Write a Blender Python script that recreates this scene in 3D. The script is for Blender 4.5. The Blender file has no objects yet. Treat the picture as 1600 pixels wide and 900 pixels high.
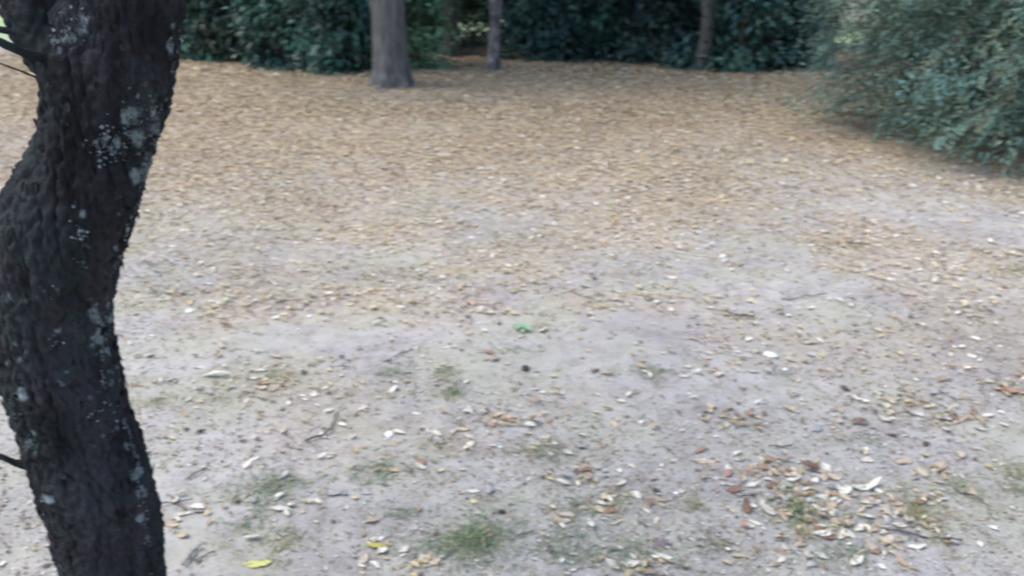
import bpy, math, random
import numpy as np
from mathutils import Vector, Matrix, Euler

random.seed(7)
rng = np.random.default_rng(7)
SC = bpy.context.scene
COL = SC.collection
R = math.radians

# ---------------------------------------------------------------- camera
CAM_Z = 1.6
PITCH = R(21.7)
FPX = 1256.0
cam = bpy.data.cameras.new("camera")
cam.sensor_width = 36.0
cam.lens = FPX / 1600 * 36
cam.clip_start = 0.05
cam.clip_end = 2000
cam.dof.use_dof = True                     # the phone missed focus
cam.dof.focus_distance = 0.7
cam.dof.aperture_fstop = 12.5
cam.dof.aperture_ratio = 0.4
camo = bpy.data.objects.new("camera", cam)
camo.location = (0, 0, CAM_Z)
camo.rotation_euler = (R(90) - PITCH, 0, 0)
COL.objects.link(camo)
SC.camera = camo

# ---------------------------------------------------------------- world, sun, exposure
SUN_EL, SUN_AZ = R(62), R(262)             # azimuth measured clockwise from +Y
w = bpy.data.worlds.new("World")
SC.world = w
w.use_nodes = True
nt = w.node_tree
nt.nodes.clear()
sky = nt.nodes.new("ShaderNodeTexSky")
sky.sky_type = 'NISHITA'
sky.sun_disc = False
sky.sun_elevation = SUN_EL
sky.sun_rotation = SUN_AZ
sky.air_density = 1.0
sky.dust_density = 1.6
bg = nt.nodes.new("ShaderNodeBackground")
bg.inputs[1].default_value = 0.14
wo = nt.nodes.new("ShaderNodeOutputWorld")
nt.links.new(sky.outputs[0], bg.inputs[0])
nt.links.new(bg.outputs[0], wo.inputs[0])

sun = bpy.data.lights.new("sun", 'SUN')
sun.energy = 1.0
sun.angle = R(28)
sun.color = (1.0, 0.95, 0.9)
so = bpy.data.objects.new("sun", sun)
d = Vector((math.sin(SUN_AZ) * math.cos(SUN_EL), math.cos(SUN_AZ) * math.cos(SUN_EL), math.sin(SUN_EL)))
so.rotation_euler = d.to_track_quat('Z', 'Y').to_euler()
so.location = (0, 0, 20)
COL.objects.link(so)
SC.view_settings.view_transform = 'Standard'
SC.view_settings.look = 'None'
SC.view_settings.exposure = 1.42
SC.view_settings.gamma = 1.0
SC.cycles.filter_width = 1.7

# ---------------------------------------------------------------- noise
def _h(ix, iy, iz, seed):
    n = (ix.astype(np.int64) * 374761393 + iy.astype(np.int64) * 668265263 + iz.astype(np.int64) * 2147483647 + seed * 1274126177) & 0xFFFFFFFF
    n = ((n ^ (n >> 13)) * 1274126177) & 0xFFFFFFFF
    n = (n ^ (n >> 16)) & 0xFFFFFF
    return n / float(0xFFFFFF)

def vn(x, y, z=None, seed=0):
    x = np.asarray(x, float); y = np.asarray(y, float)
    z = np.zeros_like(x) if z is None else np.asarray(z, float)
    x, y, z = np.broadcast_arrays(x, y, z)
    xi, yi, zi = np.floor(x), np.floor(y), np.floor(z)
    fx, fy, fz = x - xi, y - yi, z - zi
    fx = fx * fx * (3 - 2 * fx); fy = fy * fy * (3 - 2 * fy); fz = fz * fz * (3 - 2 * fz)
    r = 0
    for a in (0, 1):
        wx = fx if a else 1 - fx
        for b in (0, 1):
            wy = fy if b else 1 - fy
            for c in (0, 1):
                wz = fz if c else 1 - fz
                r = r + wx * wy * wz * _h(xi + a, yi + b, zi + c, seed)
    return r * 2 - 1

def fbm(x, y, z=None, seed=0, o=4):
    r, a, t = 0, 1.0, 0
    for k in range(o):
        f = 2.03 ** k
        r = r + a * vn(np.asarray(x) * f + 13.7 * k, np.asarray(y) * f - 7.1 * k, None if z is None else np.asarray(z) * f, seed + k)
        t += a; a *= 0.5
    return r / t

def ground_h(x, y):
    x = np.asarray(x, float); y = np.asarray(y, float)
    h = 0.035 * vn(x * 0.55, y * 0.55, seed=3) + 0.012 * vn(x * 2.3, y * 2.3, seed=4)
    near = np.clip(1.6 - np.hypot(x, y - 2) / 6, 0, 1)
    h = h + near * (0.0045 * vn(x * 11, y * 11, seed=5) + 0.0035 * vn(x * 27, y * 27, seed=6))
    # beyond the thicket on the right the land falls away
    s = np.clip((y - 19) / 12, 0, None) * np.clip((x - 3) / 5, 0, 1)
    return h - 0.8 * s

def gh(x, y):
    return float(ground_h(np.array([x]), np.array([y]))[0])

CP, SP = math.cos(PITCH), math.sin(PITCH)
def ray(px, py):
    a, b = (px - 800) / FPX, (450 - py) / FPX
    return np.array([a, CP + b * SP, -SP + b * CP])
def G(px, py):
    r = ray(px, py)
    t = CAM_Z / -r[2]
    return float(r[0] * t), float(r[1] * t)
def onplane(px, py, Y):
    r = ray(px, py); t = Y / r[1]
    return float(r[0] * t), float(CAM_Z + r[2] * t)
def topx(x, y, z):
    x = np.asarray(x, float); y = np.asarray(y, float); dz = np.asarray(z, float) - CAM_Z
    dep = y * CP - dz * SP
    return 800 + FPX * x / dep, 450 - FPX * (y * SP + dz * CP) / dep, dep

# ---------------------------------------------------------------- materials
def mat(name):
    m = bpy.data.materials.new(name); m.use_nodes = True
    n = m.node_tree
    return m, n, n.nodes["Principled BSDF"]
def N(n, t, **kw):
    nd = n.nodes.new(t)
    for k, v in kw.items(): setattr(nd, k, v)
    return nd
def noise(n, vec, scale, detail=4, rough=0.55):
    t = N(n, "ShaderNodeTexNoise"); t.inputs["Scale"].default_value = scale
    t.inputs["Detail"].default_value = detail; t.inputs["Roughness"].default_value = rough
    if vec is not None: n.links.new(vec, t.inputs["Vector"])
    return t.outputs["Fac"]
def ramp(n, fac, stops):
    r = N(n, "ShaderNodeValToRGB")
    e = r.color_ramp.elements
    e[0].position, e[0].color = stops[0][0], (*stops[0][1], 1)
    e[1].position, e[1].color = stops[-1][0], (*stops[-1][1], 1)
    for p, c in stops[1:-1]:
        q = e.new(p); q.color = (*c, 1)
    n.links.new(fac, r.inputs[0])
    return r.outputs[0]
def mix(n, fac, a, b, mode='MIX'):
    m = N(n, "ShaderNodeMix", data_type='RGBA', blend_type=mode)
    if isinstance(fac, float): m.inputs[0].default_value = fac
    else: n.links.new(fac, m.inputs[0])
    for i, v in ((6, a), (7, b)):
        if isinstance(v, tuple): m.inputs[i].default_value = (*v, 1)
        else: n.links.new(v, m.inputs[i])
    return m.outputs[2]
def bump(n, p, h, s, dist):
    b = N(n, "ShaderNodeBump"); b.inputs["Strength"].default_value = s; b.inputs["Distance"].default_value = dist
    n.links.new(h, b.inputs["Height"]); n.links.new(b.outputs[0], p.inputs["Normal"])
def geo_pos(n):
    return N(n, "ShaderNodeNewGeometry").outputs["Position"]
def math_n(n, op, a, b, clamp=False):
    m = N(n, "ShaderNodeMath", operation=op); m.use_clamp = clamp
    for i, v in ((0, a), (1, b)):
        if isinstance(v, (int, float)): m.inputs[i].default_value = v
        else: n.links.new(v, m.inputs[i])
    return m.outputs[0]

def ground_mat():
    m, n, p = mat("sandy_soil")
    P = geo_pos(n)
    a = noise(n, P, 1.1, 5)
    b = noise(n, P, 9, 6, 0.65)
    c = noise(n, P, 90, 4, 0.7)
    soil = ramp(n, a, [(0.3, (0.32, 0.295, 0.268)), (0.5, (0.41, 0.382, 0.355)), (0.7, (0.47, 0.442, 0.415))])
    det = ramp(n, b, [(0.3, (0.62, 0.6, 0.57)), (0.55, (1, 1, 1)), (0.8, (1.1, 1.08, 1.06))])
    soil = mix(n, 0.8, soil, det, 'MULTIPLY')
    gr = ramp(n, c, [(0.32, (0.66, 0.64, 0.62)), (0.5, (1, 1, 1)), (0.7, (1.12, 1.12, 1.12))])
    soil = mix(n, 0.7, soil, gr, 'MULTIPLY')
    # thin greenish film of moss and seedling grass in patches
    g = noise(n, P, 2.2, 5, 0.6)
    gm = ramp(n, math_n(n, "ADD", g, math_n(n, "MULTIPLY", math_n(n, "SUBTRACT", c, 0.5), 0.8)), [(0.42, (0, 0, 0)), (0.62, (0.52, 0.52, 0.52))])
    at = N(n, "ShaderNodeAttribute", attribute_name="zones")
    sep = N(n, "ShaderNodeSeparateColor"); n.links.new(at.outputs["Color"], sep.inputs[0])
    thatch = mix(n, c, (0.22, 0.22, 0.13), (0.43, 0.42, 0.27))
    soil = mix(n, math_n(n, 'MULTIPLY', gm, math_n(n, 'ADD', sep.outputs[1], 0.35, True)), soil, thatch)
    # under the litter : darker leaf mould made of small flakes
    v = N(n, "ShaderNodeTexVoronoi"); v.inputs["Scale"].default_value = 28; n.links.new(P, v.inputs["Vector"])
    vs = N(n, "ShaderNodeSeparateColor"); n.links.new(v.outputs["Color"], vs.inputs[0])
    mould = ramp(n, vs.outputs[0], [(0.0, (0.22, 0.15, 0.095)), (0.5, (0.38, 0.28, 0.18)), (1.0, (0.52, 0.41, 0.27))])
    soil = mix(n, sep.outputs[0], soil, mould)
    lawn = mix(n, noise(n, P, 3, 6), (0.22, 0.32, 0.12), (0.36, 0.46, 0.2))
    soil = mix(n, sep.outputs[2], soil, lawn)
    n.links.new(soil, p.inputs["Base Color"])
    p.inputs["Roughness"].default_value = 0.95
    p.inputs["Specular IOR Level"].default_value = 0.15
    hh = math_n(n, 'ADD', math_n(n, 'MULTIPLY', b, 1.0), math_n(n, 'MULTIPLY', c, 0.35))
    bump(n, p, hh, 0.9, 0.012)
    return m

def attr_mat(name, rough=0.75, spec=0.3, bscale=0, trans=0.0):
    """colour stored on the piece itself (its own pigment)"""
    m, n, p = mat(name)
    at = N(n, "ShaderNodeAttribute", attribute_name="pigment")
    c = at.outputs["Color"]
    if bscale:
        f = noise(n, geo_pos(n), bscale, 3)
        c = mix(n, 0.6, c, ramp(n, f, [(0.3, (0.7, 0.68, 0.64)), (0.65, (1.1, 1.1, 1.1))]), 'MULTIPLY')
    n.links.new(c, p.inputs["Base Color"])
    p.inputs["Roughness"].default_value = rough
    p.inputs["Specular IOR Level"].default_value = spec
    if trans:
        p.inputs["Transmission Weight"].default_value = 0
        tr = N(n, "ShaderNodeBsdfTranslucent"); n.links.new(c, tr.inputs[0])
        ms = N(n, "ShaderNodeMixShader"); ms.inputs[0].default_value = trans
        n.links.new(p.outputs[0], ms.inputs[1]); n.links.new(tr.outputs[0], ms.inputs[2])
        n.links.new(ms.outputs[0], n.nodes["Material Output"].inputs[0])
    return m

def leaf_mat(name, col, col2, rough=0.7):
    m, n, p = mat(name)
    tc = N(n, "ShaderNodeTexCoord")
    oi = N(n, "ShaderNodeObjectInfo")
    f = noise(n, tc.outputs["Object"], 45, 4)
    base = mix(n, oi.outputs["Random"], col, col2)
    spots = ramp(n, f, [(0.35, (0.55, 0.5, 0.45)), (0.5, (1, 1, 1))])
    c = mix(n, 0.6, base, spots, 'MULTIPLY')
    n.links.new(c, p.inputs["Base Color"])
    p.inputs["Roughness"].default_value = rough
    p.inputs["Specular IOR Level"].default_value = 0.3
    bump(n, p, f, 0.3, 0.002)
    return m

def bark_mat(name, dark, light, moss=None, scale=22, stretch=0.22, bs=0.9, dist=0.01, lichen=None, patches=False):
    m, n, p = mat(name)
    P = geo_pos(n)
    mp = N(n, "ShaderNodeMapping"); mp.inputs["Scale"].default_value = (1, 1, stretch)
    n.links.new(P, mp.inputs[0])
    f = noise(n, mp.outputs[0], scale, 6, 0.65)
    g = noise(n, P, scale * 4, 5, 0.7)
    c = ramp(n, f, [(0.3, dark), (0.7, light)])
    c = mix(n, 0.6, c, ramp(n, g, [(0.3, (0.5, 0.5, 0.5)), (0.7, (1.3, 1.3, 1.3))]), 'MULTIPLY')
    if moss:
        bl = noise(n, mp.outputs[0], 7, 3, 0.5)
        c = mix(n, 1.0, c, ramp(n, bl, [(0.38, (0.35, 0.35, 0.38)), (0.62, (1.5, 1.42, 1.5))]), 'MULTIPLY')
        mm = noise(n, P, 7, 5, 0.6)
        c = mix(n, ramp(n, mm, [(0.46, (0, 0, 0)), (0.62, (0.75, 0.75, 0.75))]), c, moss)
    if lichen:
        mm = noise(n, P, 11, 6, 0.72)
        c = mix(n, ramp(n, mm, [(0.60, (0, 0, 0)), (0.68, (0.7, 0.7, 0.7))]), c, lichen)
    if patches:
        at = N(n, "ShaderNodeAttribute", attribute_name="lichen")
        c = mix(n, at.outputs["Fac"], c, mix(n, g, (0.07, 0.09, 0.09), (0.32, 0.37, 0.37)))
    n.links.new(c, p.inputs["Base Color"])
    p.inputs["Roughness"].default_value = 0.9
    p.inputs["Specular IOR Level"].default_value = 0.25
    bump(n, p, math_n(n, 'ADD', f, math_n(n, 'MULTIPLY', g, 0.4)), bs, dist)
    return m

M_ground = ground_mat()
M_litter = attr_mat("dry_leaf_litter", 0.8, 0.2, 60)
M_grass = attr_mat("grass_blades", 0.6, 0.3, 0, 0.25)
M_leaf = attr_mat("green_foliage", 0.38, 0.6, 0, 0.18)
M_leaf_dull = attr_mat("dull_foliage", 0.7, 0.25, 0, 0.2)
M_bark_near = bark_mat("dark_rough_bark", (0.004, 0.004, 0.005), (0.052, 0.048, 0.053), (0.026, 0.036, 0.036), 22, 0.25, 1.0, 0.02, (0.05, 0.062, 0.062), True)
M_bark_grey = bark_mat("grey_bark", (0.06, 0.055, 0.052), (0.20, 0.188, 0.178), None, 16, 0.15, 0.8, 0.02)
M_bark_pale = bark_mat("pale_bark", (0.11, 0.105, 0.10), (0.27, 0.26, 0.25), (0.05, 0.05, 0.045), 12, 0.3, 0.6, 0.01)
M_bark_brown = bark_mat("brown_bark", (0.05, 0.035, 0.03), (0.13, 0.10, 0.085), None, 18, 0.2, 0.8, 0.015)
M_lichen = attr_mat("lichen_flakes", 0.9, 0.1, 90)
M_twig = bark_mat("dead_twig", (0.05, 0.04, 0.035), (0.16, 0.13, 0.11), None, 60, 0.5, 0.5, 0.003)
M_twig_pale = bark_mat("bleached_twig", (0.22, 0.19, 0.16), (0.42, 0.38, 0.33), None, 60, 0.5, 0.4, 0.003)
M_stone = leaf_mat("pale_stone", (0.75, 0.74, 0.73), (0.85, 0.84, 0.82), 0.8)
M_dark = leaf_mat("dark_clod", (0.06, 0.045, 0.045), (0.09, 0.07, 0.06), 0.9)
M_weed = leaf_mat("fresh_green", (0.26, 0.40, 0.24), (0.36, 0.50, 0.32), 0.5)
LEAFM = {
    "tan": leaf_mat("tan_leaf", (0.42, 0.33, 0.23), (0.56, 0.46, 0.33)),
    "cream": leaf_mat("cream_leaf", (0.54, 0.49, 0.39), (0.70, 0.66, 0.55)),
    "brown": leaf_mat("brown_leaf", (0.20, 0.12, 0.075), (0.32, 0.20, 0.13)),
    "rusty": leaf_mat("rusty_leaf", (0.30, 0.17, 0.115), (0.42, 0.27, 0.19)),
    "grey": leaf_mat("grey_leaf", (0.32, 0.31, 0.29), (0.46, 0.44, 0.41)),
    "yellow": leaf_mat("yellow_leaf", (0.40, 0.36, 0.09), (0.44, 0.40, 0.1), 0.6),
    "bright yellow": leaf_mat("bright_yellow_leaf", (0.50, 0.49, 0.17), (0.54, 0.52, 0.2), 0.6),
}
PAL = np.array([(0.47, 0.35, 0.20), (0.57, 0.46, 0.28), (0.68, 0.63, 0.52), (0.32, 0.24, 0.17), (0.42, 0.30, 0.21), (0.44, 0.42, 0.26), (0.42, 0.41, 0.38), (0.52, 0.43, 0.27)])

# ---------------------------------------------------------------- object helpers
def tag(o, label=None, cat=None, group=None, kind=None):
    if label: o["label"] = label
    if cat: o["category"] = cat
    if group: o["group"] = group
    if kind: o["kind"] = kind
    return o
def empty(name, loc, label, cat, group=None):
    o = bpy.data.objects.new(name, None); COL.objects.link(o)
    o.location = loc; o.empty_display_size = 0.2
    return tag(o, label, cat, group)
def mesh(name, V, F, m, cols=None, smooth=False, attr="pigment"):
    """V (n,3), F list of (k,3|4) arrays, cols per vertex"""
    me = bpy.data.meshes.new(name)
    V = np.asarray(V, np.float32)
    F = [np.asarray(f, np.int32) for f in (F if isinstance(F, list) else [F]) if len(f)]
    loops = np.concatenate([f.ravel() for f in F])
    sizes = np.concatenate([np.full(len(f), f.shape[1], np.int32) for f in F])
    starts = np.concatenate([[0], np.cumsum(sizes)[:-1]]).astype(np.int32)
    me.vertices.add(len(V)); me.vertices.foreach_set("co", V.ravel())
    me.loops.add(len(loops)); me.loops.foreach_set("vertex_index", loops)
    me.polygons.add(len(sizes)); me.polygons.foreach_set("loop_start", starts)
    try: me.polygons.foreach_set("loop_total", sizes)
    except Exception: pass
    me.polygons.foreach_set("use_smooth", np.full(len(sizes), smooth))
    if cols is not None:
        a = me.color_attributes.new(attr, 'FLOAT_COLOR', 'POINT')
        c = np.ones((len(V), 4), np.float32); c[:, :3] = cols
        a.data.foreach_set("color", c.ravel())
    me.update(calc_edges=True)
    if m: me.materials.append(m)
    return me
def obj(name, me, parent=None):
    o = bpy.data.objects.new(name, me); COL.objects.link(o)
    if parent: o.parent = parent
    return o

def norm(a):
    return a / np.maximum(np.linalg.norm(a, axis=-1, keepdims=True), 1e-9)
def rand_unit(n):
    return norm(rng.normal(size=(n, 3)))
def leaves(P, D, U, L, W, C, kind="diamond", fold=0.25, curl=0.0):
    """batch of leaves: P centre/base, D axis, U up normal, sizes, colours"""
    n = len(P)
    D = norm(D); S = norm(np.cross(D, U)); U = np.cross(S, D)
    L = np.broadcast_to(L, (n,))[:, None]; W = np.broadcast_to(W, (n,))[:, None]
    curl = np.broadcast_to(curl, (n,))[:, None]; fold = np.broadcast_to(fold, (n,))[:, None]
    if kind == "diamond":
        T = [(0, 0, 0), (0.45, 0.5, 1), (0.45, -0.5, 1), (1, 0, 0)]
        F = [(0, 2, 3), (0, 3, 1)]
        cl = [0.9, 1, 1, 1.05]
    elif kind == "five":
        T = [(-0.5, 0, 0), (0.0, 0.5, 1), (0.0, -0.5, 1), (0.5, 0, 0), (0.05, 0, 0)]
        F = [(0, 2, 4), (2, 3, 4), (3, 1, 4), (1, 0, 4)]
        cl = [0.85, 1, 1, 0.95, 1.05]
    else:
        T = [(-0.5, 0, 0), (-0.2, 0.42, 1), (-0.2, 0, 0), (-0.2, -0.42, 1), (0.2, 0.4, 1), (0.2, 0, 0), (0.2, -0.4, 1), (0.5, 0, 0)]
        F = [(0, 2, 1), (0, 3, 2), (1, 2, 5), (1, 5, 4), (2, 3, 6), (2, 6, 5), (4, 5, 7), (5, 6, 7)]
        cl = [0.85, 1, 1.05, 1, 1, 1.05, 0.97, 0.9]
    k = len(T)
    V = np.zeros((n, k, 3)); CC = np.zeros((n, k, 3))
    for i, (a, b, f) in enumerate(T):
        aa = a if kind != "diamond" else a
        V[:, i] = P + D * (aa * L) + S * (b * W) + U * (f * fold * W + curl * L * (a * a * 4 if kind != "diamond" else a * a))
        CC[:, i] = C * cl[i]
    F = np.array(F)[None] + (np.arange(n) * k)[:, None, None]
    return V.reshape(-1, 3), F.reshape(-1, 3), CC.reshape(-1, 3)
def cat(parts):
    Vs, Fs, Cs, off = [], [], [], 0
    for V, F, C in parts:
        Vs.append(V); Fs.append(F + off); Cs.append(C); off += len(V)
    return np.concatenate(Vs), np.concatenate(Fs), np.concatenate(Cs)

def tube(pts, rad, seg=8, disp=None, cap=True, flute=None):
    pts = np.asarray(pts, float); rad = np.asarray(rad, float); n = len(pts)
    T = np.gradient(pts, axis=0); T = norm(T)
    ref = np.array([0, -1.0, 0.01])
    if abs(T[:, 1]).mean() > 0.8: ref = np.array([0, 0, 1.0])
    A = norm(np.cross(T, ref)); B = np.cross(A, T)
    th = np.linspace(0, 2 * np.pi, seg, endpoint=False)
    dirs = A[:, None] * np.cos(th)[None, :, None] + B[:, None] * np.sin(th)[None, :, None]
    rr = np.repeat(rad[:, None], seg, 1)
    if flute is not None: rr = rr * flute(th, pts)
    V = pts[:, None] + dirs * rr[..., None]
    if disp is not None:
        V = V + dirs * disp(V, rr)[..., None]
    i = np.arange(n - 1)[:, None] * seg; j = np.arange(seg)[None]; j2 = (j + 1) % seg
    F = np.stack([i + j, i + seg + j, i + seg + j2, i + j2], -1).reshape(-1, 4)
    V = V.reshape(-1, 3)
    tris = []
    if cap:
        V = np.concatenate([V, pts[:1], pts[-1:]])
        a, b = n * seg, n * seg + 1
        tris = [(a, k, (k + 1) % seg) for k in range(seg)] + [(b, (n - 1) * seg + (k + 1) % seg, (n - 1) * seg + k) for k in range(seg)]
    F = np.concatenate([np.stack([F[:, 0], F[:, 1], F[:, 2]], -1), np.stack([F[:, 0], F[:, 2], F[:, 3]], -1)])
    if tris: F = np.concatenate([F, np.array(tris)])
    return V, F, np.zeros_like(V)

def curve(p0, p1, n, bend=0.1, droop=0.0, seed=0):
    p0, p1 = np.array(p0, float), np.array(p1, float)
    t = np.linspace(0, 1, n)[:, None]
    L = np.linalg.norm(p1 - p0)
    r = np.random.default_rng(seed)
    off = sum(np.sin(t * np.pi * k) * r.normal(size=3) * bend * L / k ** 1.3 for k in (1, 2, 3))
    P = p0 + (p1 - p0) * t + off
    P[:, 2] -= (droop * L * t[:, 0] ** 2)
    return P

# ================================================================ THE GROUND
def axis(lo, a, b, hi, step, growth):
    mid = list(np.arange(a, b, step))
    s, v, up = step, b, []
    while v < hi: up.append(v); s *= growth; v += s
    up.append(hi)
    s, v, dn = step, a - step, []
    while v > lo: dn.append(v); s *= growth; v -= s
    dn.append(lo)
    return np.array(dn[::-1] + mid + up)
ys = axis(-160, 0.9, 5.2, 420, 0.024, 1.035)
xs = axis(-320, -3.0, 3.0, 320, 0.027, 1.045)
GX, GY = np.meshgrid(xs, ys)
GZ = ground_h(GX, GY)

def litter_amount(x, y):
    """0..1 : how fully the dry leaves cover the soil"""
    x = np.asarray(x, float); y = np.asarray(y, float)
    d = np.hypot(x * 0.55, y)
    # the leaf fall reaches further forward on the left
    edge = d - 0.33 * np.clip(x, -6, 6) + 0.9 * fbm(x * 0.45, y * 0.45, seed=21, o=3)
    far = np.clip((edge - 4.0) / 4.6, 0, 1) ** 1.15
    pat = fbm(x * 1.3, y * 1.6, seed=31, o=4)
    mid = np.clip((edge - 0.8) / 3.2, 0, 1) * np.clip(pat * 1.5 + 0.55, 0.2, 1) * 0.55
    a = far * (0.85 + 0.3 * fbm(x * 0.8, y * 0.8, seed=41)) + mid * (1 - far) 
    a = a + 0.045 * np.clip(fbm(x * 2.6, y * 2.6, seed=51) * 3 + 0.25, 0, 1)
    back = np.clip((19 - y) / 3, 0, 1) * np.clip((16 - np.abs(x)) / 4, 0, 1)
    lb = np.clip((x + 0.62 * y + 2.4) / 3.0, 0.12, 1)
    return np.clip(a, 0, 1) * back * lb
zones = np.zeros((GX.size, 3))
lit = litter_amount(GX.ravel(), GY.ravel())
zones[:, 0] = np.clip(lit * 1.15 - 0.25, 0, 0.9)
zones[:, 1] = np.clip(0.62 + np.clip(-GX.ravel() / 3, -0.1, 0.4) + 0.8 * fbm(GX.ravel() * 0.7, GY.ravel() * 0.7, seed=61), 0, 1)
lawn = np.clip((GY.ravel() - 18.5) / 1.5, 0, 1)
lawn = np.maximum(lawn, np.clip((-GX.ravel() - 0.66 * GY.ravel() - 0.2) / 1.6, 0, 1) * 0.75 * (GY.ravel() > 0))
zones[:, 2] = np.clip(lawn * (0.75 + 0.5 * fbm(GX.ravel(), GY.ravel(), seed=71)), 0, 1)
ny, nx = GX.shape
ii = (np.arange(ny - 1)[:, None] * nx + np.arange(nx - 1)[None]).ravel()
F = np.stack([ii, ii + 1, ii + nx + 1, ii + nx], -1)
g = obj("ground", mesh("ground", np.stack([GX, GY, GZ], -1).reshape(-1, 3), F, M_ground, zones, True, "zones"))
tag(g, kind="structure")

# ================================================================ FOREGROUND TREE
YT = 1.36
EDGE = [(-60, 118, 300), (0, 98, 292), (50, 80, 284), (100, 68, 276), (150, 78, 264), (200, 75, 253), (250, 62, 243), (300, 34, 228), (330, 17, 217), (350, 9, 209),
        (400, 0, 198), (450, -1, 184), (500, 1, 179), (550, 7, 181), (600, 17, 188), (650, 27, 202), (700, 40, 219), (750, 54, 231),
        (800, 70, 239), (850, 80, 246), (900, 90, 251), (1000, 108, 268)]
pts = []
for (py, l, r_) in EDGE:
    xl, z = onplane(l, py, YT); xr, _ = onplane(r_, py, YT)
    pts.append((z, (xl + xr) / 2, (xr - xl) / 2 * 0.925))
pts.append((0.12, pts[-1][1] + 0.01, pts[-1][2] * 1.12))
pts.append((-0.06, pts[-1][1] + 0.005, pts[-1][2] * 1.5))
pts = sorted(pts)
zz = np.array([p[0] for p in pts]); cx = np.array([p[1] for p in pts]); cr = np.array([p[2] for p in pts])
NR, NS = 430, 250
zr = np.linspace(zz[0], zz[-1], NR)
def sm(a):
    k = np.ones(13) / 13
    return np.convolve(np.pad(a, 6, mode='edge'), k, 'valid')
crx, crr = sm(np.interp(zr, zz, cx)), sm(np.interp(zr, zz, cr))
cry = YT + 0.02 * np.sin(zr * 4)
near_tree = empty("leaning_tree", (crx[0], YT, 0), "dark rough-barked leaning tree in the left foreground, with grey lichen", "tree")
def bark_disp(V, rr):
    x, y, z = V[..., 0], V[..., 1], V[..., 2]
    wx = x + 0.006 * vn(x * 30, y * 30, z * 22, 5); wy = y + 0.006 * vn(x * 30, y * 30, z * 22, 6)
    n1 = np.abs(vn(wx * 36, wy * 36, z * 7, 11) + 0.25 * vn(wx * 90, wy * 90, z * 40, 15)); n2 = np.abs(vn(wx * 75, wy * 75, z * 26, 12))
    crack = np.clip(n1 / 0.22, 0, 1) ** 0.7; c2 = np.clip(n2 / 0.25, 0, 1)
    lump = vn(x * 11, y * 11, z * 8, 13); fine = vn(x * 120, y * 120, z * 80, 14)
    return 0.0075 * (crack - 0.8) + 0.0045 * (c2 - 0.8) + 0.008 * lump + 0.0045 * fine
def flute_near(th, P):
    low = np.clip(1 - P[:, 2] / 0.3, 0, 1)[:, None]
    return 1 + low * 0.18 * np.sin(th * 5 + 1)[None]
trunk_pts = np.stack([crx, cry, zr], -1)
V, F, _ = tube(trunk_pts, crr, NS, bark_disp, True, flute_near)
# local frame : the empty stands at the base
off = np.array([crx[0], YT, 0])
trunk = obj("trunk", mesh("trunk", V - off, F, M_bark_near, None, True), near_tree)
TV = V
SURF = V[:NR * NS].reshape(NR, NS, 3)

def limb(name, pxs, rads, Ys, seg=60, n=60, mat_=M_bark_near, extra=None, scale=1.0):
    """limb through picture points at given distances, then on through extra world points"""
    P = []
    for (px, py), Y in zip(pxs, Ys):
        x, z = onplane(px, py, Y); P.append((x, Y, z))
    rr = list(rads)
    if extra:
        for (p, r_) in extra: P.append(p); rr.append(r_)
    P = np.array(P); t = np.linspace(0, len(P) - 1, n)
    idx = np.arange(len(P))
    Q = np.stack([np.interp(t, idx, P[:, k]) for k in range(3)], -1)
    for _ in range(4):
        Q[1:-1] = (Q[:-2] + Q[1:-1] * 2 + Q[2:]) / 4
    rq = np.interp(t, idx, rr)
    V, F, _ = tube(Q, rq, seg, (lambda v, r0: bark_disp(v, r0) * np.clip(rq / 0.06, 0.04, 1)[:, None] * scale))
    obj(name, mesh(name, V - off, F, mat_, None, True), near_tree)
    return Q
limb("limb", [(150, 170), (120, 110), (85, 55), (62, 0), (40, -60)], [0.045, 0.056, 0.058, 0.055, 0.052], [1.38, 1.36, 1.34, 1.33, 1.33], 110, 170,
     extra=[((-1.05, 1.4, 2.0), 0.045), ((-1.5, 1.6, 2.9), 0.03), ((-1.9, 1.9, 3.7), 0.015)])
limb("limb", [(209, -30), (207, -50), (206, -70)], [0.080, 0.086, 0.086], [YT, YT, YT], 60, 90,
     extra=[((-0.72, 1.5, 2.1), 0.075), ((-0.6, 1.7, 2.9), 0.05), ((-0.45, 1.9, 3.9), 0.02)])
limb("branch", [(78, 93), (40, 84), (10, 70), (-40, 48), (-120, 30)], [0.008, 0.0065, 0.006, 0.005, 0.003], [1.27, 1.25, 1.22, 1.2, 1.2], 10, 30)
limb("branch", [(60, 56), (28, 53), (8, 47), (-50, 40), (-110, 45)], [0.007, 0.0055, 0.005, 0.004, 0.003], [1.30, 1.29, 1.28, 1.28, 1.3], 10, 30)
limb("branch", [(75, 128), (50, 118), (25, 108), (0, 99), (-50, 88)], [0.0025, 0.0018, 0.0015, 0.0012, 0.001], [1.30, 1.3, 1.29, 1.28, 1.27], 6, 30)
limb("branch", [(45, 728), (20, 722), (4, 714), (-20, 706)], [0.010, 0.006, 0.005, 0.004], [1.3, 1.29, 1.28, 1.28], 10, 20)
limb("branch", [(20, 615), (5, 606), (-15, 596)], [0.010, 0.007, 0.003], [1.3, 1.29, 1.28], 10, 14)

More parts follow.
